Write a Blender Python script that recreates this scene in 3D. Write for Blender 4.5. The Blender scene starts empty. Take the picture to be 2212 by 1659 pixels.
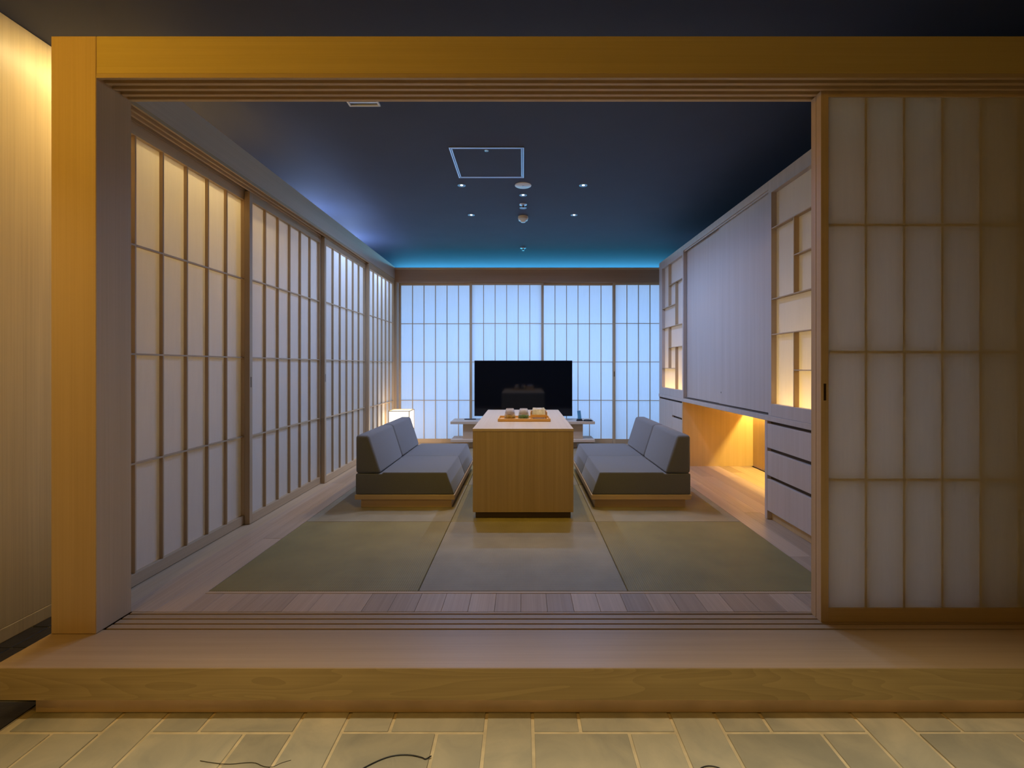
import bpy, bmesh, math, random
from mathutils import Vector
random.seed(7)
S = bpy.context.scene
COL = S.collection
PI = math.pi

# ------------------------------------------------------------------ camera
cd = bpy.data.cameras.new('camera'); cam = bpy.data.objects.new('camera', cd); COL.objects.link(cam)
cam.location = (0, 0, 1.0); cam.rotation_euler = (PI/2, 0, 0)
cd.sensor_fit = 'HORIZONTAL'; cd.sensor_width = 36.0
cd.lens = 36.0*1012/2212
cd.shift_x = -24/2212; cd.shift_y = -38.5/2212
cd.clip_start = 0.02; cd.clip_end = 60
S.camera = cam

# ------------------------------------------------------------------ world, exposure
w = bpy.data.worlds.new('world'); S.world = w; w.use_nodes = True
w.node_tree.nodes['Background'].inputs[0].default_value = (0.5, 0.55, 0.7, 1)
w.node_tree.nodes['Background'].inputs[1].default_value = 0.01
S.view_settings.view_transform = 'Standard'; S.view_settings.look = 'None'
S.view_settings.exposure = 0.0; S.view_settings.gamma = 1.0
S.view_settings.use_curve_mapping = False

# ------------------------------------------------------------------ lights
WARM = (1.0, 0.58, 0.05)
WARM2 = (1.0, 0.74, 0.33)
BLUE = (0.33, 0.57, 1.0)
SOFTBLUE = (0.34, 0.51, 1.0)
def area(name, loc, rot, sx, sy, power, color, spread=PI):
    l = bpy.data.lights.new(name, 'AREA'); l.shape = 'RECTANGLE'; l.size = sx; l.size_y = sy
    l.energy = power; l.color = color; l.spread = spread
    o = bpy.data.objects.new(name, l); COL.objects.link(o); o.location = loc; o.rotation_euler = rot
    return o
def spot(name, loc, power, color, angle, blend=0.5, r=0.02, rot=(0, 0, 0)):
    l = bpy.data.lights.new(name, 'SPOT'); l.energy = power; l.color = color
    l.spot_size = math.radians(angle); l.spot_blend = blend; l.shadow_soft_size = r
    o = bpy.data.objects.new(name, l); COL.objects.link(o); o.location = loc; o.rotation_euler = rot
    return o
def point(name, loc, power, color, r=0.05):
    l = bpy.data.lights.new(name, 'POINT'); l.energy = power; l.color = color; l.shadow_soft_size = r
    o = bpy.data.objects.new(name, l); COL.objects.link(o); o.location = loc
    return o
# daylight-blue lighting in the zone behind the back shoji, reaching over the lintel
area('backlight', (0.2, 7.2, 1.1), (PI/2, 0, PI), 5.2, 2.1, 70, BLUE)
area('ceiling_glow_fill', (0.2, 7.34, 2.37), (math.radians(95), 0, PI), 4.4, 0.10, 34, (0.10, 0.60, 1.0))  # added unseen lamp for the teal glow on the ceiling, no window here
# warm lamps in the passage on the left
area('passage_strip', (-2.0, 2.65, 2.50), (0, math.radians(8), 0), 0.04, 1.0, 9, WARM2)
point('passage_blue', (-2.03, 5.5, 2.20), 20, SOFTBLUE)
point('passage_blue', (-2.03, 4.5, 2.20), 14, SOFTBLUE)
point('corridor_lamp', (-2.0, 0.75, 2.25), 13, WARM)
point('corridor_lamp', (-1.5, -0.5, 2.46), 29, WARM, 0.03)
spot('wall_fill_spot', (-1.35, 0.7, 2.46), 24, WARM2, 46, 1.0, 0.03, (Vector((-2.23, 1.9, 0.55))-Vector((-1.35, 0.7, 2.46))).to_track_quat('-Z', 'Y').to_euler())  # added spot without a fitting, lifts the lower part of the corridor wall
# added hidden lamp without a fixture, brightens the stone floor before the step
area('entrance_fill', (0.2, 0.75, 2.45), (math.radians(2), 0, 0), 3.4, 0.08, 15, (1.0, 0.86, 0.60), math.radians(45))
# strip under the lip of the wooden step
area('step_strip', (0.9, 1.578, -0.112), (math.radians(-20), 0, 0), 5.0, 0.012, 0.3, (1.0, 0.60, 0.2))

# ------------------------------------------------------------------ node helpers
def new_mat(name):
    m = bpy.data.materials.new(name); m.use_nodes = True
    nt = m.node_tree; nt.nodes.clear()
    out = nt.nodes.new('ShaderNodeOutputMaterial')
    return m, nt, out
def N(nt, t, **kw):
    n = nt.nodes.new(t)
    for k, v in kw.items():
        if k.startswith('i_'):
            n.inputs[k[2:].replace('_', ' ')].default_value = v
        else: setattr(n, k, v)
    return n
def L(nt, a, b): nt.links.new(a, b)
def c4(c): return (c[0], c[1], c[2], 1)

def wood(name, base, axis='Z', dark=0.78, rough=0.5, var=0.12, figure=0.0, spec=0.3):
    m, nt, out = new_mat(name)
    p = N(nt, 'ShaderNodeBsdfPrincipled'); L(nt, p.outputs[0], out.inputs[0])
    geo = N(nt, 'ShaderNodeNewGeometry')
    mp = N(nt, 'ShaderNodeMapping')
    sc = {'X': (0.6, 26, 26), 'Y': (26, 0.6, 26), 'Z': (26, 26, 0.6)}[axis]
    mp.inputs['Scale'].default_value = sc
    L(nt, geo.outputs['Position'], mp.inputs['Vector'])
    oi = N(nt, 'ShaderNodeObjectInfo')
    off = N(nt, 'ShaderNodeVectorMath', operation='SCALE'); off.inputs[0].default_value = (13.1, 7.3, 9.7)
    L(nt, oi.outputs['Random'], off.inputs['Scale']); L(nt, off.outputs[0], mp.inputs['Location'])
    n1 = N(nt, 'ShaderNodeTexNoise', i_Scale=1.0, i_Detail=5.0, i_Roughness=0.6)
    L(nt, mp.outputs[0], n1.inputs['Vector'])
    mp2 = N(nt, 'ShaderNodeMapping')
    mp2.inputs['Scale'].default_value = tuple(s*7 if s > 1 else s*2 for s in sc)
    L(nt, geo.outputs['Position'], mp2.inputs['Vector'])
    n2 = N(nt, 'ShaderNodeTexNoise', i_Scale=1.0, i_Detail=2.0)
    L(nt, mp2.outputs[0], n2.inputs['Vector'])
    mx = N(nt, 'ShaderNodeMix', data_type='FLOAT'); mx.inputs[0].default_value = 0.4
    L(nt, n1.outputs[0], mx.inputs[2]); L(nt, n2.outputs[0], mx.inputs[3])
    src = mx.outputs[0]
    if figure > 0:
        mp3 = N(nt, 'ShaderNodeMapping')
        mp3.inputs['Scale'].default_value = {'X': (1.0, 9, 9), 'Y': (9, 1.0, 9), 'Z': (9, 9, 1.0)}[axis]
        L(nt, geo.outputs['Position'], mp3.inputs['Vector'])
        n3 = N(nt, 'ShaderNodeTexNoise', i_Scale=1.0, i_Detail=1.0, i_Distortion=0.6)
        L(nt, mp3.outputs[0], n3.inputs['Vector'])
        ms = N(nt, 'ShaderNodeMath', operation='MULTIPLY'); ms.inputs[1].default_value = 16
        L(nt, n3.outputs[0], ms.inputs[0])
        mf = N(nt, 'ShaderNodeMath', operation='FRACT'); L(nt, ms.outputs[0], mf.inputs[0])
        mx3 = N(nt, 'ShaderNodeMix', data_type='FLOAT'); mx3.inputs[0].default_value = figure
        L(nt, src, mx3.inputs[2]); L(nt, mf.outputs[0], mx3.inputs[3]); src = mx3.outputs[0]
    cr = N(nt, 'ShaderNodeValToRGB')
    cr.color_ramp.elements[0].position = 0.3; cr.color_ramp.elements[1].position = 0.7
    cr.color_ramp.elements[0].color = c4([base[0]*dark, base[1]*dark*0.97, base[2]*dark*0.92])
    cr.color_ramp.elements[1].color = c4(base)
    L(nt, src, cr.inputs[0])
    hv = N(nt, 'ShaderNodeHueSaturation')
    mr = N(nt, 'ShaderNodeMapRange'); mr.inputs[3].default_value = 1-var; mr.inputs[4].default_value = 1+var*0.6
    L(nt, oi.outputs['Random'], mr.inputs[0]); L(nt, mr.outputs[0], hv.inputs['Value'])
    L(nt, cr.outputs[0], hv.inputs['Color']); L(nt, hv.outputs[0], p.inputs['Base Color'])
    p.inputs['Roughness'].default_value = rough
    p.inputs['Specular IOR Level'].default_value = spec
    b = N(nt, 'ShaderNodeBump'); b.inputs['Strength'].default_value = 0.12; b.inputs['Distance'].default_value = 0.001
    L(nt, n2.outputs[0], b.inputs['Height']); L(nt, b.outputs[0], p.inputs['Normal'])
    return m

def plain(name, col, rough=0.5, metal=0.0, spec=0.5, noise=0.0, scale=20, emit=None, estr=0):
    m, nt, out = new_mat(name)
    p = N(nt, 'ShaderNodeBsdfPrincipled'); L(nt, p.outputs[0], out.inputs[0])
    p.inputs['Base Color'].default_value = c4(col); p.inputs['Roughness'].default_value = rough
    p.inputs['Metallic'].default_value = metal; p.inputs['Specular IOR Level'].default_value = spec
    if noise:
        geo = N(nt, 'ShaderNodeNewGeometry'); n = N(nt, 'ShaderNodeTexNoise', i_Scale=float(scale), i_Detail=4.0)
        L(nt, geo.outputs['Position'], n.inputs['Vector'])
        cr = N(nt, 'ShaderNodeValToRGB')
        cr.color_ramp.elements[0].position = 0.3; cr.color_ramp.elements[1].position = 0.7
        cr.color_ramp.elements[0].color = c4([x*(1-noise) for x in col]); cr.color_ramp.elements[1].color = c4([x*(1+noise*0.5) for x in col])
        L(nt, n.outputs[0], cr.inputs[0]); L(nt, cr.outputs[0], p.inputs['Base Color'])
    if emit:
        p.inputs['Emission Color'].default_value = c4(emit); p.inputs['Emission Strength'].default_value = estr
    return m

def paper_mat(name, col, trans=0.5, clear=0.0):
    m, nt, out = new_mat(name)
    geo = N(nt, 'ShaderNodeNewGeometry')
    mp = N(nt, 'ShaderNodeMapping'); mp.inputs['Scale'].default_value = (60, 60, 5)
    L(nt, geo.outputs['Position'], mp.inputs['Vector'])
    n = N(nt, 'ShaderNodeTexNoise', i_Scale=1.0, i_Detail=4.0, i_Roughness=0.65)
    L(nt, mp.outputs[0], n.inputs['Vector'])
    cr = N(nt, 'ShaderNodeValToRGB')
    cr.color_ramp.elements[0].position = 0.25; cr.color_ramp.elements[1].position = 0.75
    cr.color_ramp.elements[0].color = c4([x*0.95 for x in col]); cr.color_ramp.elements[1].color = c4(col)
    L(nt, n.outputs[0], cr.inputs[0])
    d = N(nt, 'ShaderNodeBsdfDiffuse'); t = N(nt, 'ShaderNodeBsdfTranslucent')
    L(nt, cr.outputs[0], d.inputs[0]); L(nt, cr.outputs[0], t.inputs[0])
    mx = N(nt, 'ShaderNodeMixShader'); mx.inputs[0].default_value = trans
    L(nt, d.outputs[0], mx.inputs[1]); L(nt, t.outputs[0], mx.inputs[2])
    last = mx
    if clear:
        tr = N(nt, 'ShaderNodeBsdfTransparent'); m2 = N(nt, 'ShaderNodeMixShader'); m2.inputs[0].default_value = clear
        L(nt, mx.outputs[0], m2.inputs[1]); L(nt, tr.outputs[0], m2.inputs[2]); last = m2
    L(nt, last.outputs[0], out.inputs[0])
    return m

def tatami_mat(name, colA, colB, axis):
    m, nt, out = new_mat(name)
    p = N(nt, 'ShaderNodeBsdfPrincipled'); L(nt, p.outputs[0], out.inputs[0])
    geo = N(nt, 'ShaderNodeNewGeometry')
    w1 = N(nt, 'ShaderNodeTexWave', bands_direction=axis, i_Scale=32.0, i_Distortion=0.0)
    w2 = N(nt, 'ShaderNodeTexWave', bands_direction='Y' if axis == 'X' else 'X', i_Scale=58.0, i_Distortion=0.3)
    L(nt, geo.outputs['Position'], w1.inputs['Vector']); L(nt, geo.outputs['Position'], w2.inputs['Vector'])
    mul = N(nt, 'ShaderNodeMath', operation='MULTIPLY'); L(nt, w1.outputs['Fac'], mul.inputs[0]); L(nt, w2.outputs['Fac'], mul.inputs[1])
    n = N(nt, 'ShaderNodeTexNoise', i_Scale=6.0, i_Detail=5.0); L(nt, geo.outputs['Position'], n.inputs['Vector'])
    ad = N(nt, 'ShaderNodeMath', operation='MULTIPLY_ADD'); ad.inputs[1].default_value = 0.5
    L(nt, mul.outputs[0], ad.inputs[0])
    n_half = N(nt, 'ShaderNodeMath', operation='MULTIPLY'); n_half.inputs[1].default_value = 0.6
    L(nt, n.outputs[0], n_half.inputs[0]); L(nt, n_half.outputs[0], ad.inputs[2])
    cr = N(nt, 'ShaderNodeValToRGB'); cr.color_ramp.elements[0].position = 0.15; cr.color_ramp.elements[1].position = 0.75
    cr.color_ramp.elements[0].color = c4(colA); cr.color_ramp.elements[1].color = c4(colB)
    L(nt, ad.outputs[0], cr.inputs[0]); L(nt, cr.outputs[0], p.inputs['Base Color'])
    p.inputs['Roughness'].default_value = 0.55; p.inputs['Specular IOR Level'].default_value = 0.35
    b = N(nt, 'ShaderNodeBump'); b.inputs['Strength'].default_value = 0.5; b.inputs['Distance'].default_value = 0.002
    L(nt, mul.outputs[0], b.inputs['Height']); L(nt, b.outputs[0], p.inputs['Normal'])
    return m

def stone_mat(name, col, rough=0.6):
    m, nt, out = new_mat(name)
    p = N(nt, 'ShaderNodeBsdfPrincipled'); L(nt, p.outputs[0], out.inputs[0])
    geo = N(nt, 'ShaderNodeNewGeometry'); oi = N(nt, 'ShaderNodeObjectInfo')
    off = N(nt, 'ShaderNodeVectorMath', operation='SCALE'); off.inputs[0].default_value = (31, 17, 9)
    L(nt, oi.outputs['Random'], off.inputs['Scale'])
    ad = N(nt, 'ShaderNodeVectorMath', operation='ADD'); L(nt, geo.outputs['Position'], ad.inputs[0]); L(nt, off.outputs[0], ad.inputs[1])
    n1 = N(nt, 'ShaderNodeTexNoise', i_Scale=5.0, i_Detail=7.0, i_Roughness=0.55, i_Distortion=0.8)
    L(nt, ad.outputs[0], n1.inputs['Vector'])
    cr = N(nt, 'ShaderNodeValToRGB'); e = cr.color_ramp.elements
    e[0].position = 0.3; e[1].position = 0.72
    e[0].color = c4([x*0.72 for x in col]); e[1].color = c4([col[0]*1.15, col[1]*1.08, col[2]*0.98])
    L(nt, n1.outputs[0], cr.inputs[0])
    hv = N(nt, 'ShaderNodeHueSaturation'); mr = N(nt, 'ShaderNodeMapRange'); mr.inputs[3].default_value = 0.86; mr.inputs[4].default_value = 1.1
    L(nt, oi.outputs['Random'], mr.inputs[0]); L(nt, mr.outputs[0], hv.inputs['Value']); L(nt, cr.outputs[0], hv.inputs['Color'])
    L(nt, hv.outputs[0], p.inputs['Base Color'])
    p.inputs['Roughness'].default_value = rough
    n2 = N(nt, 'ShaderNodeTexNoise', i_Scale=9.0, i_Detail=6.0, i_Distortion=1.5); L(nt, ad.outputs[0], n2.inputs['Vector'])
    b = N(nt, 'ShaderNodeBump'); b.inputs['Strength'].default_value = 0.5; b.inputs['Distance'].default_value = 0.006
    L(nt, n2.outputs[0], b.inputs['Height']); L(nt, b.outputs[0], p.inputs['Normal'])
    return m

def fabric_mat(name, col):
    m, nt, out = new_mat(name)
    p = N(nt, 'ShaderNodeBsdfPrincipled'); L(nt, p.outputs[0], out.inputs[0])
    geo = N(nt, 'ShaderNodeNewGeometry')
    n = N(nt, 'ShaderNodeTexNoise', i_Scale=420.0, i_Detail=2.0); L(nt, geo.outputs['Position'], n.inputs['Vector'])
    cr = N(nt, 'ShaderNodeValToRGB'); cr.color_ramp.elements[0].color = c4([x*0.8 for x in col]); cr.color_ramp.elements[1].color = c4([x*1.15 for x in col])
    L(nt, n.outputs[0], cr.inputs[0]); L(nt, cr.outputs[0], p.inputs['Base Color'])
    p.inputs['Roughness'].default_value = 0.9; p.inputs['Specular IOR Level'].default_value = 0.15
    p.inputs['Sheen Weight'].default_value = 0.25
    b = N(nt, 'ShaderNodeBump'); b.inputs['Strength'].default_value = 0.25; b.inputs['Distance'].default_value = 0.001
    L(nt, n.outputs[0], b.inputs['Height']); L(nt, b.outputs[0], p.inputs['Normal'])
    return m

WB = (0.60, 0.44, 0.27)
FB = (0.60, 0.455, 0.19)
W_XF = wood('front_beam_wood', FB, 'X', 0.86)
W_ZF = wood('front_post_wood', (0.60, 0.43, 0.25), 'Z', 0.86)
W_LIN = wood('lintel_wood', (0.68, 0.56, 0.45), 'Y', 0.88)
W_X = wood('hinoki_grain_x', WB, 'X', 0.84)
W_Y = wood('hinoki_grain_y', WB, 'Y', 0.84)
W_Z = wood('hinoki_grain_z', WB, 'Z', 0.84)
W_STEP = wood('step_plank', (0.45, 0.31, 0.175), 'X', 0.80, rough=0.42, var=0.0)
W_FASCIA = wood('step_fascia', (0.46, 0.33, 0.13), 'X', 0.74, figure=0.22, var=0.0)
W_FLOOR = wood('oak_board', (0.55, 0.395, 0.265), 'Y', 0.74, rough=0.4, var=0.22)
W_PANEL = wood('corridor_veneer', (0.86, 0.70, 0.42), 'Z', 0.80, rough=0.35, var=0.0)
W_TABLE = wood('table_oak_z', (0.50, 0.37, 0.23), 'Z', 0.72, rough=0.45, var=0.0)
W_TABLEX = wood('table_oak_y', (0.56, 0.44, 0.33), 'Y', 0.86, rough=0.4, var=0.0)
W_TRAY = wood('bamboo', (0.72, 0.42, 0.16), 'X', 0.8, rough=0.4, var=0.05)
W_CAB = wood('cabinet_veneer', (0.60, 0.505, 0.44), 'Z', 0.86, rough=0.5, var=0.03)
W_NICHE = wood('niche_veneer', (0.66, 0.50, 0.28), 'Z', 0.86, rough=0.5, var=0.03)
W_STAND = wood('shelf_veneer', (0.60, 0.50, 0.40), 'X', 0.88, rough=0.45, var=0.03)
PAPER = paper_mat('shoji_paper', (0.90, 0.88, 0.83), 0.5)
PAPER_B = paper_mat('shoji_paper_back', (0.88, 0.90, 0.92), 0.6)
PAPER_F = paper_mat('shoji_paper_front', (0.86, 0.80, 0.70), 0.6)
TAT_A = tatami_mat('rush_lengthwise', (0.20, 0.155, 0.055), (0.33, 0.26, 0.095), 'X')
TAT_B = tatami_mat('rush_crosswise', (0.23, 0.19, 0.115), (0.37, 0.31, 0.20), 'Y')  # sheen of the turned weave put in as a greyer, paler colour
STONE = stone_mat('slate', (0.42, 0.40, 0.32))
BLACKSTONE = stone_mat('black_slate', (0.022, 0.021, 0.022), 0.35)
GROUT = plain('grout', (0.62, 0.52, 0.34), 0.8, noise=0.2)
GROUT_D = plain('dark_grout', (0.42, 0.36, 0.27), 0.8)
SKIRT = plain('plinth_render', (0.66, 0.48, 0.28), 0.7, noise=0.15, scale=6)
CEIL = plain('ceiling_paint', (0.072, 0.082, 0.122), 0.75, noise=0.05, scale=3, spec=0.2)
FABRIC = fabric_mat('grey_wool', (0.145, 0.147, 0.158))
BLACK = plain('black_plastic', (0.012, 0.013, 0.015), 0.35)
SCREEN = plain('tv_glass', (0.004, 0.005, 0.007), 0.06, spec=0.6)
DARKGAP = plain('groove_shadow_gap', (0.10, 0.07, 0.045), 0.7)
BRONZE = plain('bronze', (0.14, 0.09, 0.04), 0.35, metal=0.8)
WHITEP = plain('white_plastic', (0.75, 0.76, 0.78), 0.4)
ALU = plain('aluminium', (0.55, 0.60, 0.68), 0.3, metal=0.9)
WALLW = plain('white_plaster', (0.75, 0.78, 0.80), 0.8, noise=0.03)
WALLD = plain('dark_plaster', (0.05, 0.05, 0.055), 0.8, noise=0.05)

# ------------------------------------------------------------------ mesh helpers
_cache = {}
def box_mesh(dx, dy, dz, bev=0.0, mat=None):
    key = (round(dx, 4), round(dy, 4), round(dz, 4), round(bev, 4), mat.name if mat else '')
    if key in _cache: return _cache[key]
    bm = bmesh.new(); bmesh.ops.create_cube(bm, size=1.0)
    bmesh.ops.scale(bm, vec=(dx, dy, dz), verts=bm.verts)
    if bev: bmesh.ops.bevel(bm, geom=bm.edges[:], offset=min(bev, 0.45*min(dx, dy, dz)), segments=1, affect='EDGES')
    me = bpy.data.meshes.new('box'); bm.to_mesh(me); bm.free()
    if mat: me.materials.append(mat)
    _cache[key] = me
    return me
def place(name, me, loc, parent=None):
    o = bpy.data.objects.new(name, me); COL.objects.link(o)
    if parent is not None:
        o.parent = parent
        base = Vector(parent.location)
        q = parent.parent
        while q is not None: base += Vector(q.location); q = q.parent
        o.location = Vector(loc)-base
    else: o.location = loc
    return o
def box(name, x0, x1, y0, y1, z0, z1, mat, parent=None, bev=0.001):
    return place(name, box_mesh(x1-x0, y1-y0, z1-z0, bev, mat), ((x0+x1)/2, (y0+y1)/2, (z0+z1)/2), parent)
def sheet(name, axis, a, u0, u1, z0, z1, mat, parent):
    """paper sheet in the plane axis=a; u is the other horizontal axis"""
    key = ('sheet', axis, round(u1-u0, 4), round(z1-z0, 4), mat.name)
    if key not in _cache:
        hu, hz = (u1-u0)/2, (z1-z0)/2
        v = [(-hu, -hz), (hu, -hz), (hu, hz), (-hu, hz)]
        vs = [(p, 0, q) for p, q in v] if axis == 'Y' else [(0, p, q) for p, q in v]
        me = bpy.data.meshes.new('sheet'); me.from_pydata(vs, [], [(0, 1, 2, 3)]); me.materials.append(mat); _cache[key] = me
    c = ((u0+u1)/2, a, (z0+z1)/2) if axis == 'Y' else (a, (u0+u1)/2, (z0+z1)/2)
    return place(name, _cache[key], c, parent)
def empty(name, loc, label=None, cat=None, group=None, kind=None):
    o = bpy.data.objects.new(name, None); COL.objects.link(o); o.location = loc; o.empty_display_size = 0.1
    return tag(o, label, cat, group, kind)
def tag(o, label=None, cat=None, group=None, kind=None):
    if label: o['label'] = label
    if cat: o['category'] = cat
    if group: o['group'] = group
    if kind: o['kind'] = kind
    return o
def prism(name, poly, y0, y1, mat, parent=None, bev=0.0, seg=3, axis='Y'):
    """extrude an (x,z) polygon along Y"""
    bm = bmesh.new()
    cx = sum(p[0] for p in poly)/len(poly); cz = sum(p[1] for p in poly)/len(poly)
    h = (y1-y0)/2
    a = [bm.verts.new((x-cx, -h, z-cz)) for x, z in poly]
    b = [bm.verts.new((x-cx, h, z-cz)) for x, z in poly]
    bm.faces.new(a); bm.faces.new(b[::-1])
    n = len(poly)
    for i in range(n): bm.faces.new((a[i], b[i], b[(i+1) % n], a[(i+1) % n]))
    bmesh.ops.recalc_face_normals(bm, faces=bm.faces[:])
    if bev:
        bmesh.ops.bevel(bm, geom=bm.edges[:], offset=bev, segments=seg, affect='EDGES', profile=0.5)
        for f in bm.faces: f.smooth = True
    me = bpy.data.meshes.new(name); bm.to_mesh(me); bm.free(); me.materials.append(mat)
    return place(name, me, (cx, (y0+y1)/2, cz), parent)
def lathe(name, prof, loc, mat, parent=None, seg=32, smooth=True):
    """prof: (r,z) list; r 0 at an end closes it"""
    bm = bmesh.new(); rings = []
    for r, z in prof:
        if r < 1e-6: rings.append([bm.verts.new((0, 0, z))])
        else: rings.append([bm.verts.new((r*math.cos(2*PI*i/seg), r*math.sin(2*PI*i/seg), z)) for i in range(seg)])
    for A, B in zip(rings, rings[1:]):
        if len(A) == 1 and len(B) == 1: continue
        for i in range(seg):
            j = (i+1) % seg
            if len(A) == 1: bm.faces.new((A[0], B[i], B[j]))
            elif len(B) == 1: bm.faces.new((A[i], A[j], B[0]))
            else: bm.faces.new((A[i], A[j], B[j], B[i]))
    bmesh.ops.recalc_face_normals(bm, faces=bm.faces[:])
    for f in bm.faces: f.smooth = smooth
    me = bpy.data.meshes.new(name); bm.to_mesh(me); bm.free(); me.materials.append(mat)
    return place(name, me, loc, parent)
def tube(name, pts, r, mat, parent=None, flat=1.0):
    """round cord through points"""
    c = Vector(pts[0]); bm = bmesh.new(); rings = []; k = 6
    for i, p in enumerate(pts):
        p = Vector(p); d = (Vector(pts[min(i+1, len(pts)-1)])-Vector(pts[max(i-1, 0)])).normalized()
        s = d.cross(Vector((0, 0, 1))).normalized(); u = s.cross(d)
        rings.append([bm.verts.new(p-c+(s*math.cos(2*PI*j/k)+u*math.sin(2*PI*j/k)*flat)*r) for j in range(k)])
    for A, B in zip(rings, rings[1:]):
        for j in range(k): bm.faces.new((A[j], A[(j+1) % k], B[(j+1) % k], B[j]))
    bm.faces.new(rings[0][::-1]); bm.faces.new(rings[-1])
    bmesh.ops.recalc_face_normals(bm, faces=bm.faces[:])
    for f in bm.faces: f.smooth = True
    me = bpy.data.meshes.new(name); bm.to_mesh(me); bm.free(); me.materials.append(mat)
    return place(name, me, c, parent)
def smooth_pts(pts, n=6):
    out = []
    P = [Vector(p) for p in pts]; P = [2*P[0]-P[1]]+P+[2*P[-1]-P[-2]]
    for i in range(1, len(P)-2):
        for t in range(n):
            t /= n
            a, b, c, d = P[i-1:i+3]
            out.append(0.5*((2*b)+(c-a)*t+(2*a-5*b+4*c-d)*t*t+(3*b-a-3*c+d)*t**3))
    out.append(P[-2]); return out

FZ = -0.184            # level of the stone floor
CZ = 2.515             # ceiling

# ================================================================== STRUCTURE
# --- stone floor in front of the step
fl = empty('floor', (0, 1.2, FZ), 'slate-paved entrance floor with pale joints in front of the wooden step', 'floor', kind='structure')
box('mortar_bed', -1.70, 4.2, -1.6, 1.70, FZ-0.05, FZ-0.0035, GROUT, fl, 0)
g = 0.0055
def tile(x0, x1, y0, y1, mat=STONE, parent=fl, name='stone_tile'):
    dz = random.uniform(-0.0008, 0.0012)
    o = box(name, x0+g, x1-g, y0+g, y1-g, FZ-0.02, FZ+dz, mat, parent, 0.0015)
    return o
X0 = -0.1234; M = 0.155; PER = 0.62
for k in range(-3, 6):
    a = X0+k*PER
    # narrow through slab, then spans of three modules split differently in each course
    if a > -1.71: tile(a, a+M, 1.205, 1.675); tile(a, a+M, 0.74, 1.205)
    s0, s1 = a+M, a+PER
    for (y0, y1, f) in ((1.515, 1.675, 1/3), (1.205, 1.515, 2/3), (1.05, 1.205, 1/3), (0.74, 1.05, 2/3)):
        m_ = s0+(s1-s0)*f
        for q0, q1 in ((s0, m_), (m_, s1)):
            q0 = max(q0, -1.70)
            if q1-q0 > 0.05: tile(q0, q1, y0, y1)
# fill of the leftmost column beside the passage
tile(-1.70, X0-2*PER-PER+M, 1.515, 1.675) if X0-3*PER+M > -1.70 else None
fine = tube('crack', smooth_pts([(-0.949-0.02, 1.405, FZ+0.001), (-0.925, 1.3975, FZ+0.001), (-0.873, 1.393, FZ+0.001), (-0.828, 1.398, FZ+0.001), (-0.798, 1.397, FZ+0.001), (-0.767, 1.385, FZ+0.001), (-0.739, 1.384, FZ+0.001), (-0.722, 1.396, FZ+0.001), (-0.697, 1.407, FZ+0.001)], 3), 0.0011, plain('crack_dark', (0.05, 0.045, 0.03), 0.9), fl, 0.5)

# --- black stone floor of the passage on the left
fb = empty('floor', (-2.0, 3.0, FZ), 'black stone floor with pale joints in the passage left of the wooden step', 'floor', kind='structure')
box('mortar_bed', -2.30, -1.702, 1.45, 6.2, FZ-0.05, FZ-0.0035, GROUT_D, fb, 0)
box('mortar_bed', -2.30, -1.702, -1.6, 1.448, FZ-0.05, FZ-0.0035, GROUT, fb, 0)
g = 0.002
ys = [1.50+0.157*i for i in range(31)]
for y0, y1 in zip(ys, ys[1:]):
    tile(-2.232, -2.154, y0, y1, BLACKSTONE, fb)
    tile(-2.154, -1.93, y0, y1, BLACKSTONE, fb)
    if y0 < 2.2: tile(-1.93, -1.704, y0, y1, BLACKSTONE, fb)
g = 0.005
tile(-2.23, -1.86, 1.205, 1.498, STONE, fb); tile(-1.86, -1.704, 1.205, 1.498, STONE, fb)
tile(-2.23, -1.704, 0.9, 1.205, STONE, fb)

# --- wooden step (deck) with sill grooves
st = empty('wooden_step', (1.2, 1.66, 0), 'broad pale wooden step with sliding-door grooves running across the room front', 'step', kind='structure')
ground = box('step_base', -1.665, 4.0, 1.60, 1.90, FZ+0.001, -0.106, SKIRT, st, 0.001)
box('tread', -1.767, 4.0, 1.552, 1.778, -0.1, 0.0, W_STEP, st, 0.0015)
box('fascia', -1.7668, 4.0, 1.5505, 1.5518, -0.1055, -0.0015, W_FASCIA, st, 0.0)
box('groove_floor', -1.59, 3.4, 1.7785, 1.907, -0.1, -0.008, DARKGAP, st, 0)
for a, b in ((1.786, 1.8145), (1.8215, 1.850), (1.857, 1.8865), (1.8935, 1.9068)):
    box('sill_rib', -1.59, 3.4, a, b, -0.008, -0.0002, W_STEP, st, 0.001)

# --- wooden floor of the room
fr = empty('floor', (0, 4.0, 0), 'pale wooden board floor framing the square tatami mats inside the room', 'floor', kind='structure')
box('subfloor', -1.80, 2.33, 1.908, 7.3, -0.10, -0.022, DARKGAP, fr, 0)
BW = 0.1087; bx0 = -0.009-13*BW
def board(x0, x1, y0, y1):
    box('floor_board', x0+0.0005, x1-0.0005, y0+0.0005, y1-0.0005, -0.02, random.uniform(-0.0006, 0.0), W_FLOOR, fr, 0.0007)
k = 0
while True:
    a = bx0+k*BW; b = a+BW; k += 1
    if a > 1.38: break
    a2 = max(a, -1.40); b2 = min(b, 1.40)
    if b2-a2 < 0.01: continue
    board(a2, b2, 1.908, 2.062)
    board(a2, b2, 5.815, 6.03)
def long_boards(x0, x1, first):
    y = 1.908; n = first
    while y < 6.03:
        y2 = min(n, 6.03)
        if 6.03-y2 < 0.2: y2 = 6.03
        board(x0, x1, y, y2); y = y2; n += 1.5
long_boards(-1.51, -1.40, 2.72); long_boards(-1.648, -1.51, 4.0)
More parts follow.
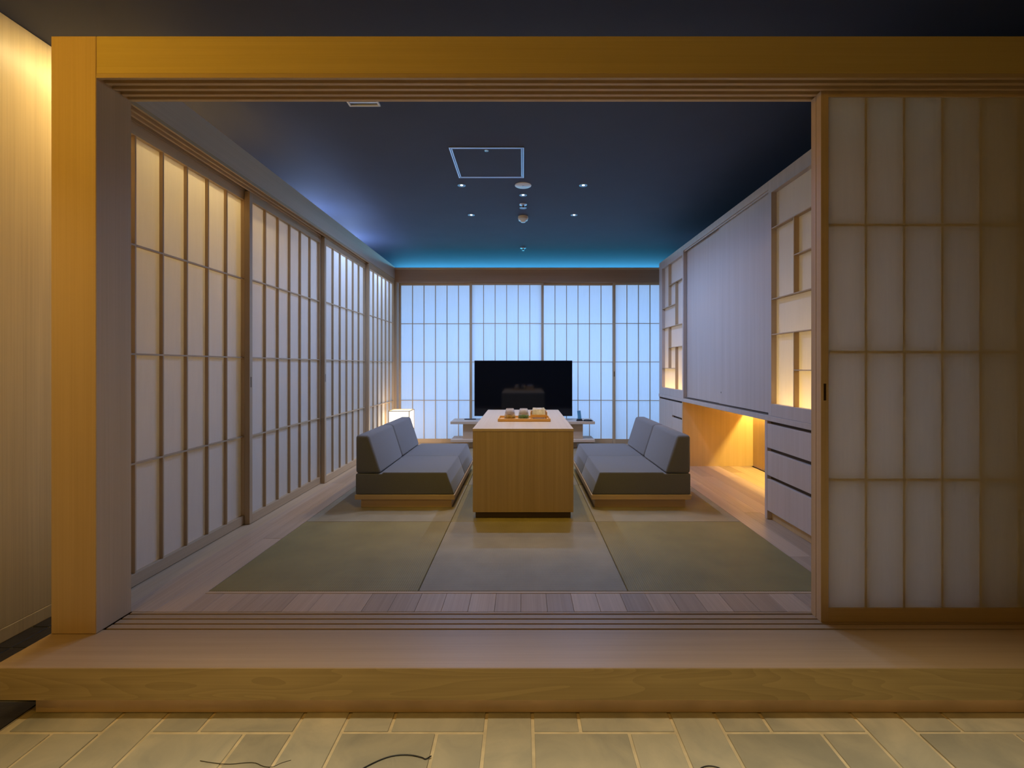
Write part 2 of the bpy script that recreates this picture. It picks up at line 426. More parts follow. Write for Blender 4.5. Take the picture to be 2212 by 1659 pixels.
for i, x in enumerate([1.40, 1.51, 1.62, 1.73, 1.84, 1.95, 2.06, 2.17]):
    long_boards(x, x+0.11, [2.46, 3.2, 2.75, 3.3, 4.2, 2.9, 3.9, 3.1][i])
box('side_sill', -1.80, -1.6485, 1.908, 6.03, -0.02, -0.003, W_Y, fr, 0.001)
box('back_sill', -1.80, 2.32, 6.0305, 6.135, -0.02, -0.001, W_X, fr, 0.001)
box('edge_strip', -1.40, 1.40, 2.0625, 2.0795, -0.02, 0.0008, W_X, fr, 0.001)
TW = 2.8/3
for r in range(4):
    for c in range(3):
        x0 = -1.4+c*TW; y0 = 2.080+r*0.9325
        box('tatami_mat', x0+0.0012, x0+TW-0.0012, y0+0.0012, y0+0.9325-0.0012, -0.02, 0.0005, TAT_A if (r+c) % 2 == 0 else TAT_B, fr, 0.003)

# --- ceiling slab passing over corridor and room
ce = box('ceiling', -2.45, 4.3, -1.7, 8.0, CZ, CZ+0.1, CEIL); tag(ce, 'dark blue-black ceiling passing over the corridor and the room', 'ceiling', kind='structure')

# --- walls
wl = empty('wall_left', (-2.3, 3, 0), 'pale veneered corridor wall washed by warm light on the far left', 'wall', kind='structure')
box('wall_panel', -2.32, -2.234, -1.6, 6.1, -0.1245, CZ-0.002, W_PANEL, wl, 0.001)
box('skirting', -2.32, -2.2325, -1.6, 6.1, FZ, -0.1265, W_PANEL, wl, 0.001)
wb = box('wall_back', -2.4, 4.2, 7.4, 7.5, -0.2, CZ-0.001, WALLW); tag(wb, 'pale blue-lit wall behind the rear shoji', 'wall', kind='structure')
wr = box('wall_right', 2.34, 2.42, 1.93, 7.39, -0.2, 2.30, WALLW); tag(wr, 'plain wall closing the room behind the built-in cupboards on the right', 'wall', kind='structure')
wf = box('wall_front', 2.31, 4.2, 1.76, 1.90, 0.001, 2.074, W_Z); tag(wf, 'wood-veneered wall continuing right of the paper doors', 'wall', kind='structure')
wcr = box('wall_corridor_right', 4.2, 4.3, -1.6, 7.39, -0.2, CZ-0.001, WALLD); tag(wcr, 'dark wall at the right end of the corridor', 'wall', kind='structure')
wcb = box('wall_corridor_behind', -2.4, 4.3, -1.7, -1.6, -0.2, CZ-0.001, WALLD); tag(wcb, 'dark wall of the corridor behind the viewpoint', 'wall', kind='structure')

# --- post, beams
po = box('trim_1', -1.762, -1.594, 1.748, 1.907, 0.0005, 2.232, W_ZF, None, 0.002); tag(po, 'square golden wooden post at the left of the room opening', 'post', kind='structure')
pr = box('trim_2', 2.13, 2.29, 1.748, 1.907, 0.0005, 2.074, W_Z, None, 0.002); tag(pr, 'square wooden post behind the right end of the paper doors', 'post', kind='structure')
hb = empty('trim_3', (0, 1.83, 2.076), 'long wooden header beam with parallel grooves above the opening', 'beam', kind='structure')
box('beam_body', -1.593, 4.2, 1.748, 1.907, 2.092, 2.232, W_XF, hb, 0.002)
for a, b in ((1.748, 1.762), (1.782, 1.797), (1.818, 1.833), (1.855, 1.8705), (1.890, 1.907)):
    box('groove_rib', -1.593, 2.3, a, b, 2.076, 2.0925, W_X, hb, 0.0008)
ll = empty('trim_4', (-1.72, 4, 2.107), 'long wooden lintel over the row of shoji along the left side', 'lintel', kind='structure')
box('lintel_body', -1.83, -1.65, 1.91, 6.03, 2.125, 2.28, W_LIN, ll, 0.001)
for a in (-1.650, -1.688, -1.724, -1.760):
    box('groove_rib', a-0.012, a-0.0002, 1.91, 6.03, 2.107, 2.1255, W_Y, ll, 0.0008)
bl = empty('trim_5', (0.3, 6.06, 2.08), 'wooden lintel above the rear shoji with a pale cap strip', 'lintel', kind='structure')
box('lintel_body', -1.83, 2.33, 6.032, 6.14, 2.083, 2.243, wood('lintel_brown', (0.42, 0.28, 0.18), 'X', 0.88, var=0), bl, 0.001)
box('light_blocker', -2.23, 2.33, 6.1405, 7.39, 2.225, 2.243, WALLW, bl, 0)  # added unseen board, keeps the upper lamp off the rear paper
box('cap_strip', -1.649, 2.33, 6.022, 6.14, 2.2435, 2.268, W_X, bl, 0.001)
cp = box('trim_6', -1.72, -1.632, 6.036, 6.13, 0.0, 2.082, W_Z, None, 0.001); tag(cp, 'slim wooden corner post where the left and rear shoji meet', 'post', kind='structure')

# --- shoji doors
ROWS = [0.055, 0.555, 1.055, 1.553, 2.052]
def shoji(name, label, axis, u0, ucell, ncell, face, side, stile=0.031, zb=0.0005, zt=2.10, paper=PAPER, paper_front=False, bar=0.0075, pull=None, tint=None, rows=ROWS, group=None, dark=0.028):
    """axis 'Y': door lies in a plane of constant Y (runs along X); face = plane of the face seen,
    side = +1 if the door's depth goes to larger coordinate."""
    WZ = W_Z; WH = W_X if axis == 'Y' else W_Y
    u1 = u0+ncell*ucell+2*stile
    def bx(nm, a0, a1, d0, d1, z0, z1, m, bev=0.0006, par=None):
        f0, f1 = sorted((face+side*d0, face+side*d1))
        if axis == 'Y': return box(nm, a0, a1, f0, f1, z0, z1, m, par or e, bev)
        return box(nm, f0, f1, a0, a1, z0, z1, m, par or e, bev)
    loc = ((u0+u1)/2, face+side*dark/2, 0) if axis == 'Y' else (face+side*dark/2, (u0+u1)/2, 0)
    e = empty(name, loc, label, 'sliding door', group, 'structure')
    st1 = bx('stile', u0, u0+stile, 0, dark, zb, zt, WZ); st2 = bx('stile', u1-stile, u1, 0, dark, zb, zt, WZ)
    bx('rail', u0+stile, u1-stile, 0, dark, zb, rows[0], WH); bx('rail', u0+stile, u1-stile, 0, dark, rows[-1], zt, WH)
    bd0, bd1, pd = (0.004, 0.022, 0.0225) if not paper_front else (0.0068, 0.024, 0.006)
    for i in range(1, ncell):
        c = u0+stile+i*ucell
        bx('vertical_bar', c-bar/2, c+bar/2, bd0, bd1, rows[0], rows[-1], WZ, 0)
    for z in rows[1:-1]:
        bx('horizontal_bar', u0+stile, u1-stile, bd0-0.0005, bd1-0.0005 if not paper_front else bd1, z-bar/2, z+bar/2, WH, 0)
    for i in range(ncell):
        for z0, z1 in zip(rows, rows[1:]):
            sheet('paper_pane', axis, face+side*pd, u0+stile+i*ucell, u0+stile+(i+1)*ucell, z0, z1, paper, e)
    if pull is not None:
        c = u0+stile/2 if pull == 0 else u1-stile/2
        bx('door_pull', c-0.005, c+0.005, -0.0006, 0.002, 0.866, 0.932, BRONZE, 0.0004)
    return e
# left side, four doors; each further door stands one track nearer the room
LP = 0.1655; LW = 6*LP+0.062
ystart = [1.944, 2.964, 4.000, 5.035]
lab = ['nearest shoji on the left side, warm lit with wide-looking panes', 'second shoji from the front along the left side', 'third shoji from the front along the left side', 'rearmost shoji on the left side, beside the glowing lantern']
for i in range(4):
    face = -1.766+0.036*i
    cell = LP if i < 3 else (6.032-5.035-0.062)/6
    shoji('door_%d' % (i+1), lab[i], 'X', ystart[i], cell, 6, face, -1, zt=2.108 if i else 2.106, pull=0 if i in (1, 2) else None, dark=0.033)
# rear, four doors
lab = ['leftmost of the four blue-lit rear shoji', 'rear shoji directly left of the screen centre, partly behind the television', 'rear shoji behind the right half of the television', 'rightmost rear shoji, running behind the far cupboard']
for i in range(4):
    face = 6.094 if i % 2 == 0 else 6.058
    shoji('door_%d' % (i+5), lab[i], 'Y', -1.622+0.9285*i, 0.1497, 6, face, 1, zt=2.082, paper=PAPER_B, pull=[1, None, None, 0][i], bar=0.008)
# front, two doors parked on top of each other at the right
shoji('door_9', 'front paper door parked at the right of the opening, nearest the corridor', 'Y', 1.163, 0.1497, 6, 1.829, 1, stile=0.030, zt=2.0755, paper=PAPER_F, paper_front=True, bar=0.010, pull=0, dark=0.030)
shoji('door_10', 'second paper door hidden behind the front one, only its edge showing', 'Y', 1.165, 0.1495, 6, 1.865, 1, stile=0.030, zt=2.0755, paper=PAPER_F, paper_front=True, bar=0.010, dark=0.030)

# ================================================================== BUILT-IN CUPBOARDS, right side
CX = 1.595; CB = 2.300; RX = 1.630
def yz_panel(nm, y0, y1, z0, z1, x0, x1, m, par, bev=0.0008): return box(nm, x0, x1, y0, y1, z0, z1, m, par, bev)
RZ = [0.758, 0.977, 1.203, 1.430, 1.656, 1.885, 2.117]   # bottom to top
def lattice_cupboard(label, ycols, yA, yB, pattern_flip):
    """ycols: four y positions from the end next to the sliding doors; pinwheel lattice over glowing paper"""
    y0, y1 = yA, yB
    e = empty('lattice_cupboard', (1.95, (y0+y1)/2, 0.68), label, 'cupboard')
    lo, hi = min(ycols), max(ycols)
    box('frame_post', CX, CX+0.035, y0, lo, 0.681, 2.204, W_CAB, e, 0.0008)
    box('frame_post', CX, CX+0.035, hi, y1, 0.681, 2.204, W_CAB, e, 0.0008)
    box('bottom_rail', CX, CX+0.035, lo, hi, 0.681, RZ[0], W_CAB, e, 0.0008)
    box('top_rail', CX, CX+0.035, lo, hi, RZ[6], 2.204, W_CAB, e, 0.0008)
    box('side_panel', CX+0.0355, CB, y0, y0+0.012, 0.681, 2.204, WALLW, e, 0)
    box('side_panel', CX+0.0355, CB, y1-0.012, y1, 0.681, 2.204, WALLW, e, 0)
    box('back_panel', CX+0.30, CX+0.31, y0+0.0125, y1-0.0125, 0.681, 2.204, WALLW, e, 0)
    box('top_panel', CX+0.036, CB, y0+0.0125, y1-0.0125, 2.190, 2.204, W_CAB, e, 0)
    T = 0.006
    def vb(y, z0, z1): box('vertical_bar', CX+0.003, RX-0.001, y-T/2, y+T/2, z0, z1, W_Z, e, 0)
    def hbar(ya, yb, z): box('horizontal_bar', CX+0.0025, RX-0.001, min(ya, yb), max(ya, yb), z-T/2, z+T/2, W_Y, e, 0)
    def pane(ya, yb, z0, z1): sheet('paper_pane', 'X', RX, min(ya, yb), max(ya, yb), z0, z1, PAPER, e)
    a, b, c, d = ycols           # a..d
    for t in (6, 3):             # two stacked pinwheels; t = top row line index
        z3, z2, z1, z0 = RZ[t], RZ[t-1], RZ[t-2], RZ[t-3]
        vb(b, z0, z2); vb(c, z1, z3)
        hbar(a, c, z2); hbar(b, d, z1)
        if t == 6: hbar(a, d, z0)
        pane(a, c, z2, z3); pane(c, d, z1, z3); pane(b, c, z1, z2); pane(a, b, z0, z2); pane(b, d, z0, z1)
    l = area('cupboard_strip', (1.73, (y0+y1)/2, 0.70), (PI, 0, 0), 0.05, (y1-y0)*0.85, 2.6, (1.0, 0.60, 0.17))
    return e
lattice_cupboard('near backlit paper cupboard with an irregular lattice, beside the front paper doors', [3.011, 2.768, 2.525, 2.282], 2.20, 3.048, False)
lattice_cupboard('far backlit paper cupboard with an irregular lattice, next to the rear shoji', [4.695, 4.92, 5.15, 5.38], 4.665, 5.49, True)
# far pattern mirrored: columns listed from the near side so the pinwheel turns the other way

sc_ = empty('sliding_door_cupboard', (1.95, 3.85, 0.68), 'wide cupboard with two plain flush wooden doors between the two paper lattices', 'cupboard')
box('top_rail', CX, CX+0.03, 3.049, 4.664, 2.150, 2.204, W_CAB, sc_, 0.0008)
box('track_rib', CX+0.010, CX+0.018, 3.049, 4.664, 2.138, 2.1495, W_CAB, sc_, 0.0005)
box('carcass_top', CX+0.0305, CB, 3.049, 4.664, 2.170, 2.204, W_CAB, sc_, 0)
box('carcass_bottom', CX+0.012, CB, 3.049, 4.664, 0.681, 0.688, DARKGAP, sc_, 0)
box('carcass_back', CB-0.01, CB, 3.049, 4.664, 0.69, 2.168, W_CAB, sc_, 0)
d1 = box('cupboard_door', RX-0.012, RX+0.006, 3.050, 3.868, 0.692, 2.149, W_CAB, sc_, 0.0006)
lathe('round_lock', [(0, 0.0005), (0.006, 0.0004), (0.006, 0)], (RX-0.0125, 3.83, 0.785), BRONZE, d1, 12).rotation_euler = (0, -PI/2, 0)
d2 = box('cupboard_door', RX+0.002, RX+0.020, 3.8685, 4.655, 0.692, 2.149, W_CAB, sc_, 0.0006)

ct = box('counter_board', CX-0.006, CB, 2.20, 5.49, 0.646, 0.680, W_CAB, None, 0.001)
tag(ct, 'long slim counter board under the right-hand cupboards and over the glowing recess', 'counter')

dn = empty('drawer_unit', (1.95, 2.5, 0), 'near low drawer unit of three wide drawers, beside the front paper doors', 'drawers')
box('side_panel', CX, CB, 3.062, 3.092, 0.0005, 0.6455, W_CAB, dn, 0.001)
box('carcass', CX+0.025, CB, 2.20, 3.0615, 0.06, 0.6455, DARKGAP, dn, 0)
box('toe_kick', CX+0.030, CX+0.05, 2.20, 3.0615, 0.0005, 0.0595, W_NICHE, dn, 0)
for y0, y1 in ((2.202, 2.48), (2.483, 3.060)):
    pass
for z0, z1 in ((0.470, 0.626), (0.291, 0.447), (0.060, 0.266)):
    box('drawer_front', CX, CX+0.022, 2.202, 3.060, z0, z1, W_CAB, dn, 0.001)
du = empty('low_cupboard', (1.95, 5.08, 0), 'far low cupboard with one door and a small drawer column, behind the right sofa', 'cupboard')
box('side_panel', CX, CB, 4.692, 4.704, 0.0005, 0.6455, W_NICHE, du, 0.001)
box('side_panel', CX, CB, 5.476, 5.49, 0.0005, 0.6455, W_CAB, du, 0.001)
box('carcass', CX+0.025, CB, 4.7045, 5.4755, 0.06, 0.6455, DARKGAP, du, 0)
box('toe_kick', CX+0.030, CX+0.05, 4.7045, 5.4755, 0.0005, 0.0595, W_NICHE, du, 0)
box('door', CX, CX+0.022, 5.018, 5.475, 0.060, 0.626, W_CAB, du, 0.001)
for z0, z1 in ((0.478, 0.626), (0.291, 0.456), (0.060, 0.272)):
    box('drawer_front', CX, CX+0.022, 4.706, 5.015, z0, z1, W_CAB, du, 0.001)
# the open recess between the two low units
ni = empty('display_recess', (2.0, 3.9, 0), 'open honey-coloured recess glowing between the low drawer units', 'alcove')
box('back_panel', CB-0.0005, CB+0.02, 3.093, 4.691, 0.0005, 0.6455, W_NICHE, ni, 0)
box('side_lining', 1.60, CB-0.001, 3.0925, 3.096, 0.0005, 0.645, W_NICHE, ni, 0)
box('side_lining', 1.597, CB-0.001, 4.686, 4.6915, 0.0005, 0.645, W_NICHE, ni, 0)
box('light_baffle', 2.250, 2.258, 3.097, 4.685, 0.604, 0.6455, W_NICHE, ni, 0)
area('recess_strip', (2.281, 3.89, 0.640), (0, 0, 0), 0.008, 1.55, 17, (1.0, 0.70, 0.17))

# ================================================================== FURNITURE
def sofa(label, s):
    e = empty('sofa', (s*0.83, 3.92, 0), label, 'sofa', 'low two-seat sofas facing each other')
    X = lambda x: s*x
    def bb(nm, x0, x1, *r): a, b = sorted((s*x0, s*x1)); return box(nm, a, b, *r)
    bb('plinth', 0.507, 1.149, 3.318, 4.525, 0.0006, 0.0585, W_X, e, 0.002)
    bb('platform', 0.482, 1.186, 3.300, 4.545, 0.059, 0.0935, W_X, e, 0.002)
    for y0, y1 in ((3.303, 3.918), (3.922, 4.541)):
        seat = [(X(0.486), 0.0945), (X(0.540), 0.252), (X(0.99), 0.252), (X(0.994), 0.240), (X(1.182), 0.240), (X(1.182), 0.0945)]
        prism('seat_cushion', seat, y0, y1, FABRIC, e, 0.008, 3)
        back = [(X(1.004), 0.2425), (X(1.182), 0.2425), (X(1.182), 0.512), (X(1.090), 0.512)]
        prism('back_cushion', back, y0+0.001, y1-0.001, FABRIC, e, 0.020, 4)
    return e
sofa('low grey two-seat sofa on the left, in front of the lantern', -1)
sofa('low grey two-seat sofa on the right, in front of the glowing recess', 1)

tb = empty('low_table', (0, 3.74, 0), 'tall-sided pale wooden table in the centre with solid end panels', 'table')
box('tabletop', -0.331, 0.331, 3.070, 4.410, 0.572, 0.590, W_TABLEX, tb, 0.001)
for y0, y1 in ((3.0715, 3.103), (4.377, 4.4085)):
    box('end_panel', -0.330, 0.330, y0, y1, 0.042, 0.5715, W_TABLE, tb, 0.001)
box('apron', -0.327, -0.312, 3.1035, 4.3765, 0.49, 0.5715, W_TABLEX, tb, 0.001)
box('apron', 0.312, 0.327, 3.1035, 4.3765, 0.49, 0.5715, W_TABLEX, tb, 0.001)
for y0, y1 in ((3.094, 3.112), (4.368, 4.386)):
    box('plinth', -0.314, 0.314, y0, y1, 0.0006, 0.0415, DARKGAP, tb, 0.001)

# tray set
ty = empty('serving_tray', (0.008, 3.57, 0.5905), 'rectangular bamboo tray on the table holding glasses and a caddy', 'tray')
tx0, tx1, ty0, ty1 = -0.187, 0.203, 3.460, 3.680
box('tray_base', tx0+0.006, tx1-0.006, ty0+0.006, ty1-0.006, 0.5905, 0.5965, W_TRAY, ty, 0.0005)
box('rim', tx0, tx1, ty0, ty0+0.008, 0.5905, 0.612, W_TRAY, ty, 0.001); box('rim', tx0, tx1, ty1-0.008, ty1, 0.5905, 0.612, W_TRAY, ty, 0.001)
box('rim', tx0, tx0+0.008, ty0+0.008, ty1-0.008, 0.5905, 0.612, W_TRAY, ty, 0.001); box('rim', tx1-0.008, tx1, ty0+0.008, ty1-0.008, 0.5905, 0.612, W_TRAY, ty, 0.001)
gm, nt, out = new_mat('clear_glass'); 
gb = N(nt, 'ShaderNodeBsdfGlass', i_IOR=1.45, i_Roughness=0.0); gt = N(nt, 'ShaderNodeBsdfTransparent'); gx = N(nt, 'ShaderNodeMixShader'); gx.inputs[0].default_value = 0.45
L(nt, gt.outputs[0], gx.inputs[2]); L(nt, gb.outputs[0], gx.inputs[1]); L(nt, gx.outputs[0], out.inputs[0])
CUPW = plain('cup_white', (0.78, 0.74, 0.78), 0.25)
for cx, lbl, cc in ((-0.100, 'left clear glass turned upside down over a golden sweet on the tray', (0.70, 0.42, 0.06)), (0.004, 'right clear glass turned upside down over a green packet on the tray', (0.16, 0.30, 0.07))):
    gl = empty('drinking_glass', (cx, 3.555, 0.597), lbl, 'glass', 'upturned glasses on the bamboo tray')
    lathe('glass_bowl', [(0.0425, 0.0065), (0.041, 0.03), (0.034, 0.068), (0.028, 0.0825), (0, 0.0835), (0, 0.079), (0.026, 0.0785), (0.032, 0.066), (0.039, 0.03), (0.0405, 0.0065)], (cx, 3.555, 0.5975), gm, gl)
    box('coaster', cx-0.046, cx+0.046, 3.509, 3.601, 0.5968, 0.6025, wood('coaster_brown', (0.45, 0.24, 0.10), 'X') if cx < 0 else W_TRAY, gl, 0.001)
    lathe('wrapped_sweet', [(0, 0.0), (0.026, 0.001), (0.029, 0.012), (0.023, 0.026), (0, 0.030)], (cx, 3.555, 0.603), plain('wrapper', cc, 0.4, noise=0.4, scale=90), gl, 14)
    lathe('nested_cup', [(0, 0.032), (0.021, 0.033), (0.025, 0.050), (0.022, 0.066), (0.0, 0.068)], (cx, 3.555, 0.603), CUPW, gl, 20)
SACHET = plain('sachet_paper', (0.80, 0.82, 0.95), 0.35, noise=0.25, scale=60)
cad = empty('tea_caddy', (0.118, 3.555, 0.597), 'open wooden caddy of white sachets at the right end of the tray', 'caddy')
a0, a1, b0, b1 = 0.055, 0.181, 3.515, 3.600
for (x0, x1, y0, y1, z0, z1) in ((a0, a1, b0, b0+0.006, 0.618, 0.636), (a0, a1, b1-0.006, b1, 0.618, 0.660), (a0, a0+0.006, b0+0.006, b1-0.006, 0.618, 0.655), (a1-0.006, a1, b0+0.006, b1-0.006, 0.618, 0.655)):
    box('caddy_side', x0, x1, y0, y1, z0, z1, W_TRAY, cad, 0.0008)
box('caddy_floor', a0+0.006, a1-0.006, b0+0.006, b1-0.006, 0.618, 0.622, W_TRAY, cad, 0.0005)
for x in (a0+0.001, a1-0.011):
    box('foot', x, x+0.010, b0+0.002, b1-0.002, 0.5968, 0.6178, W_TRAY, cad, 0.0008)
for q in range(6):
    sb = box('sachet', -0.045+0.0, 0.045, -0.0015, 0.0015, 0, 0.052, SACHET, cad, 0.0006)
    sb.location = Vector((0.118+random.uniform(-0.006, 0.006), b0+0.014+q*0.011, 0.650+random.uniform(-0.004, 0.010)))-Vector(cad.location); sb.rotation_euler = (math.radians(-14), random.uniform(-0.16, 0.16), random.uniform(-0.08, 0.08))
box('paper_slip', 0.070, 0.166, 3.522, 3.590, 0.5970, 0.6055, WHITEP, cad, 0.0006)

# TV shelf and TV
ts = empty('television_shelf', (0, 5.8, 0), 'low pale wooden two-tier shelf carrying the television', 'shelf')
box('top_board', -0.876, 0.866, 5.640, 5.990, 0.301, 0.332, W_STAND, ts, 0.0015)
box('centre_block', -0.735, 0.730, 5.720, 5.960, 0.1145, 0.3005, W_STAND, ts, 0.001)
box('bottom_board', -0.876, 0.866, 5.640, 5.960, 0.084, 0.114, W_STAND, ts, 0.0015)
box('base', -0.66, 0.66, 5.73, 5.94, 0.0006, 0.0835, W_STAND, ts, 0.001)
tv = empty('television', (0.003, 5.82, 0.332), 'large flat black television behind the table', 'television')
box('screen_housing', -0.604, 0.610, 5.806, 5.850, 0.381, 1.070, BLACK, tv, 0.003)
box('screen', -0.598, 0.604, 5.804, 5.8065, 0.391, 1.063, SCREEN, tv, 0)
box('rear_bulge', -0.35, 0.36, 5.8505, 5.880, 0.42, 0.80, BLACK, tv, 0.008)
for x in (-0.40, 0.40):
    box('stand_foot', x-0.012, x+0.012, 5.76, 5.90, 0.3325, 0.339, BLACK, tv, 0.001)
    box('stand_neck', x-0.012, x+0.012, 5.815, 5.845, 0.339, 0.3815, BLACK, tv, 0.001)
ph = empty('phone_handset', (0.684, 5.725, 0.3325), 'small upright blue cordless phone standing in its dark cradle on the shelf', 'phone')
prism('cradle', [(0.648, 0.3325), (0.728, 0.3325), (0.716, 0.358), (0.660, 0.358)], 5.695, 5.750, BLACK, ph, 0.003, 2)
hs = box('handset', -0.021, 0.021, -0.010, 0.010, 0, 0.105, plain('phone_blue', (0.08, 0.26, 0.42), 0.35), ph, 0.004)
hs.location = Vector((0.686, 5.722, 0.405))-Vector(ph.location); hs.rotation_euler = (math.radians(-10), math.radians(-5), 0)
hsc = box('display', -0.015, 0.015, -0.0115, -0.0095, -0.002, 0.030, plain('phone_display', (0.40, 0.60, 0.75), 0.3), ph, 0.0005)
hsc.location = Vector((0.6885, 5.7215, 0.430-0.012))-Vector(ph.location); hsc.rotation_euler = hs.rotation_euler
cbl = [(0.72, 5.70, 0.3365), (0.755, 5.74, 0.3365), (0.80, 5.745, 0.3365), (0.838, 5.71, 0.3365), (0.842, 5.682, 0.3365), (0.80, 5.664, 0.3365), (0.755, 5.668, 0.3365), (0.735, 5.69, 0.3365)]
pc = tube('coiled_cable', smooth_pts(cbl+[(0.75, 5.735, 0.3435), (0.80, 5.738, 0.344), (0.834, 5.70, 0.344), (0.80, 5.672, 0.344), (0.76, 5.676, 0.344)]), 0.0038, BLACK)
tag(pc, 'black cable coiled flat beside the phone on the shelf', 'cable')
rc = empty('remote_control', (-0.62, 5.84, 0.3325), 'slim dark remote control lying on the left of the television shelf', 'remote')
box('remote_body', -0.735, -0.590, 5.845, 5.885, 0.3325, 0.343, BLACK, rc, 0.004)
for q in range(6): lathe('button', [(0.004, 0), (0.004, 0.0015), (0, 0.0016)], (-0.72+q*0.022, 5.865, 0.343), WHITEP, rc, 8)

# lantern
ln = empty('paper_lantern', (-1.46, 5.62, 0), 'glowing white paper floor lantern behind the left sofa', 'lamp')
LMAT, nt, out = new_mat('lantern_paper')
d = N(nt, 'ShaderNodeBsdfDiffuse'); d.inputs[0].default_value = (0.9, 0.86, 0.78, 1); em = N(nt, 'ShaderNodeEmission'); em.inputs[0].default_value = (1.0, 0.78, 0.50, 1); em.inputs[1].default_value = 3.6
ad = N(nt, 'ShaderNodeAddShader'); L(nt, d.outputs[0], ad.inputs[0]); L(nt, em.outputs[0], ad.inputs[1]); L(nt, ad.outputs[0], out.inputs[0])
lx0, lx1, ly0, ly1 = -1.585, -1.335, 5.50, 5.75
for x in (lx0, lx1-0.010):
    for y in (ly0, ly1-0.010): box('corner_post', x, x+0.010, y, y+0.010, 0.0005, 0.475, W_Z, ln, 0.0008)
for z in (0.03, 0.465):
    box('rail', lx0+0.01, lx1-0.01, ly0, ly0+0.010, z, z+0.010, W_X, ln, 0.0008); box('rail', lx0+0.01, lx1-0.01, ly1-0.010, ly1, z, z+0.010, W_X, ln, 0.0008)
    box('rail', lx0, lx0+0.010, ly0+0.01, ly1-0.01, z, z+0.010, W_Y, ln, 0.0008); box('rail', lx1-0.010, lx1, ly0+0.01, ly1-0.01, z, z+0.010, W_Y, ln, 0.0008)
sheet('paper_shade', 'Y', ly0+0.005, lx0+0.01, lx1-0.01, 0.04, 0.465, LMAT, ln); sheet('paper_shade', 'Y', ly1-0.005, lx0+0.01, lx1-0.01, 0.04, 0.465, LMAT, ln)
sheet('paper_shade', 'X', lx0+0.005, ly0+0.01, ly1-0.01, 0.04, 0.465, LMAT, ln); sheet('paper_shade', 'X', lx1-0.005, ly0+0.01, ly1-0.01, 0.04, 0.465, LMAT, ln)

# ================================================================== CEILING FITTINGS
DGLOW = plain('downlight_lens', (0.9, 0.95, 1.0), 0.3, emit=(0.75, 0.90, 1.0), estr=9)
DRING = plain('downlight_reflector', (0.28, 0.42, 0.52), 0.35, metal=0.6)
def downlight(x, y, label, power, color=WARM2, angle=95, r=0.034):
    e = empty('downlight', (x, y, CZ), label, 'ceiling light', 'small recessed downlights in the room ceiling')
    lathe('trim_ring', [(r, -0.0002), (r, -0.003), (r*0.86, -0.004), (r*0.5, -0.0012)], (x, y, CZ), DRING, e, 24)
    lathe('lens', [(r*0.34, -0.0014), (r*0.25, -0.0035), (0, -0.004)], (x, y, CZ), DGLOW, e, 16)
    if power: spot('downlight_beam', (x, y, CZ-0.008), power*2.2, color, angle, 0.6, 0.012)
    return e
downlight(-0.515, 3.921, 'left downlight of the nearer pair either side of the round speaker', 25, SOFTBLUE, 160)
downlight(0.504, 3.921, 'right downlight of the nearer pair either side of the round speaker', 25, SOFTBLUE, 160)
downlight(-0.519, 4.689, 'left downlight of the farther pair beside the smoke detector', 25, SOFTBLUE, 160)
downlight(0.510, 4.689, 'right downlight of the farther pair beside the smoke detector', 25, SOFTBLUE, 160)
downlight(0.0, 4.144, 'central downlight just behind the round speaker', 16, WARM2, 100)
downlight(0.0, 4.480, 'central downlight just in front of the smoke detector', 12, WARM2, 100)
for x_ in (-0.42, 0.42):
    spot('table_fill_spot', (x_, 2.47, CZ-0.008), 68, (1.0, 0.67, 0.12), 62, 1.0, 0.07, (math.radians(24), 0, 0))  # added hidden spots behind the header beam, no fittings
sp = empty('ceiling_speaker', (0, 3.921, CZ), 'round flat white speaker cover on the ceiling', 'speaker')
lathe('speaker_cover', [(0.069, -0.0002), (0.069, -0.004), (0.064, -0.007), (0, -0.0075)], (0, 3.921, CZ), WHITEP, sp, 40)
lathe('centre_badge', [(0.010, -0.0076), (0.010, -0.0086), (0, -0.0087)], (0, 3.921, CZ), ALU, sp, 16)
def sprinkler(y, label):
    e = empty('sprinkler_head', (0, y, CZ), label, 'sprinkler', 'sprinkler heads along the ceiling centre line')
    lathe('escutcheon', [(0.036, -0.0002), (0.034, -0.006), (0.016, -0.010), (0, -0.010)], (0, y, CZ), ALU, e, 24)
    lathe('nozzle', [(0.007, -0.0102), (0.008, -0.026), (0.005, -0.032), (0, -0.032)], (0, y, CZ), BRONZE, e, 12)
    lathe('deflector', [(0, -0.0322), (0.015, -0.0325), (0.015, -0.0345), (0, -0.035)], (0, y, CZ), ALU, e, 16)
sprinkler(4.385, 'nearer small metal sprinkler head between the two central downlights')
sprinkler(6.00, 'far small metal sprinkler head close to the rear lintel')
sd = empty('smoke_detector', (0, 4.74, CZ), 'round white smoke detector hanging under the ceiling', 'smoke detector')
lathe('base', [(0.050, -0.0002), (0.052, -0.022), (0.046, -0.027), (0, -0.027)], (0, 4.74, CZ), plain('cream_plastic', (0.62, 0.52, 0.40), 0.5), sd, 32)
lathe('sensing_cap', [(0.049, -0.0275), (0.046, -0.040), (0.026, -0.046), (0.024, -0.058), (0, -0.060)], (0, 4.74, CZ), WHITEP, sd, 32)
ha = empty('ceiling_hatch', (-0.2545, 3.4965, CZ), 'square access hatch with a pale metal frame in the ceiling', 'access hatch')
hx0, hx1, hy0, hy1 = -0.515, 0.006, 3.235, 3.758
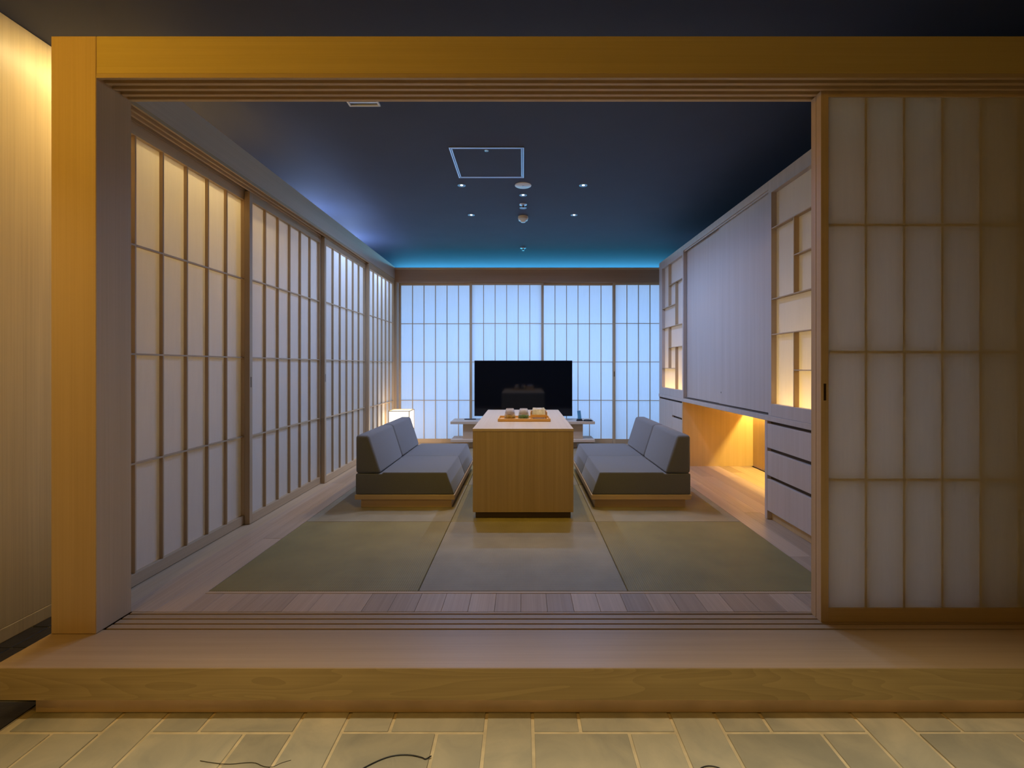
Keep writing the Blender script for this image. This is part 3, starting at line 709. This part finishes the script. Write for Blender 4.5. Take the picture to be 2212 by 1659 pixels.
def hframe(o, w_, z0, z1, nm):
    box(nm, hx0+o, hx1-o, hy0+o, hy0+o+w_, z0, z1, ALU, ha, 0.0005); box(nm, hx0+o, hx1-o, hy1-o-w_, hy1-o, z0, z1, ALU, ha, 0.0005)
    box(nm, hx0+o, hx0+o+w_, hy0+o+w_, hy1-o-w_, z0, z1, ALU, ha, 0.0005); box(nm, hx1-o-w_, hx1-o, hy0+o+w_, hy1-o-w_, z0, z1, ALU, ha, 0.0005)
hframe(0, 0.009, CZ-0.006, CZ-0.0002, 'outer_frame'); hframe(0.013, 0.008, CZ-0.005, CZ-0.0002, 'inner_frame')
box('hatch_panel', hx0+0.022, hx1-0.022, hy0+0.022, hy1-0.022, CZ-0.004, CZ-0.0002, CEIL, ha, 0.0005)
lathe('hatch_lock', [(0.014, -0.004), (0.014, -0.008), (0.008, -0.008), (0.007, -0.005), (0, -0.005)], (-0.256, hy0+0.045, CZ), ALU, ha, 16)
ve = empty('ceiling_vent', (-0.91, 2.55, CZ), 'white framed slatted ceiling vent just inside the header beam', 'vent')
vx0, vx1, vy0, vy1 = -1.005, -0.825, 2.46, 2.715
for z_ in (0,):
    box('vent_frame', vx0, vx1, vy0, vy0+0.012, CZ-0.012, CZ-0.0002, WHITEP, ve, 0.001); box('vent_frame', vx0, vx1, vy1-0.012, vy1, CZ-0.012, CZ-0.0002, WHITEP, ve, 0.001)
    box('vent_frame', vx0, vx0+0.012, vy0+0.012, vy1-0.012, CZ-0.012, CZ-0.0002, WHITEP, ve, 0.001); box('vent_frame', vx1-0.012, vx1, vy0+0.012, vy1-0.012, CZ-0.012, CZ-0.0002, WHITEP, ve, 0.001)
for q in range(8):
    y = vy0+0.022+q*0.027; box('vent_slat', vx0+0.013, vx1-0.013, y, y+0.014, CZ-0.009, CZ-0.003, ALU, ve, 0.0005)

# ================================================================== CORD ON THE STONE
z = FZ+0.0035
co = tube('cord', smooth_pts([(-0.55, 1.27, z), (-0.50, 1.34, z), (-0.464, 1.380, z), (-0.4058, 1.416, z), (-0.3515, 1.423, z), (-0.3076, 1.414, z), (-0.293, 1.408, z), (-0.278, 1.419, z)]), 0.0018, BLACK)
tag(co, 'thin black cord lying curved on the pale stone paving', 'cord')
co2 = tube('cord', smooth_pts([(0.50, 1.36, z), (0.525, 1.378, z), (0.55, 1.384, z), (0.575, 1.378, z), (0.59, 1.362, z)]), 0.0012, BLACK)
tag(co2, 'tiny loop of dark cord on the stone at the bottom edge, right of centre', 'cord')
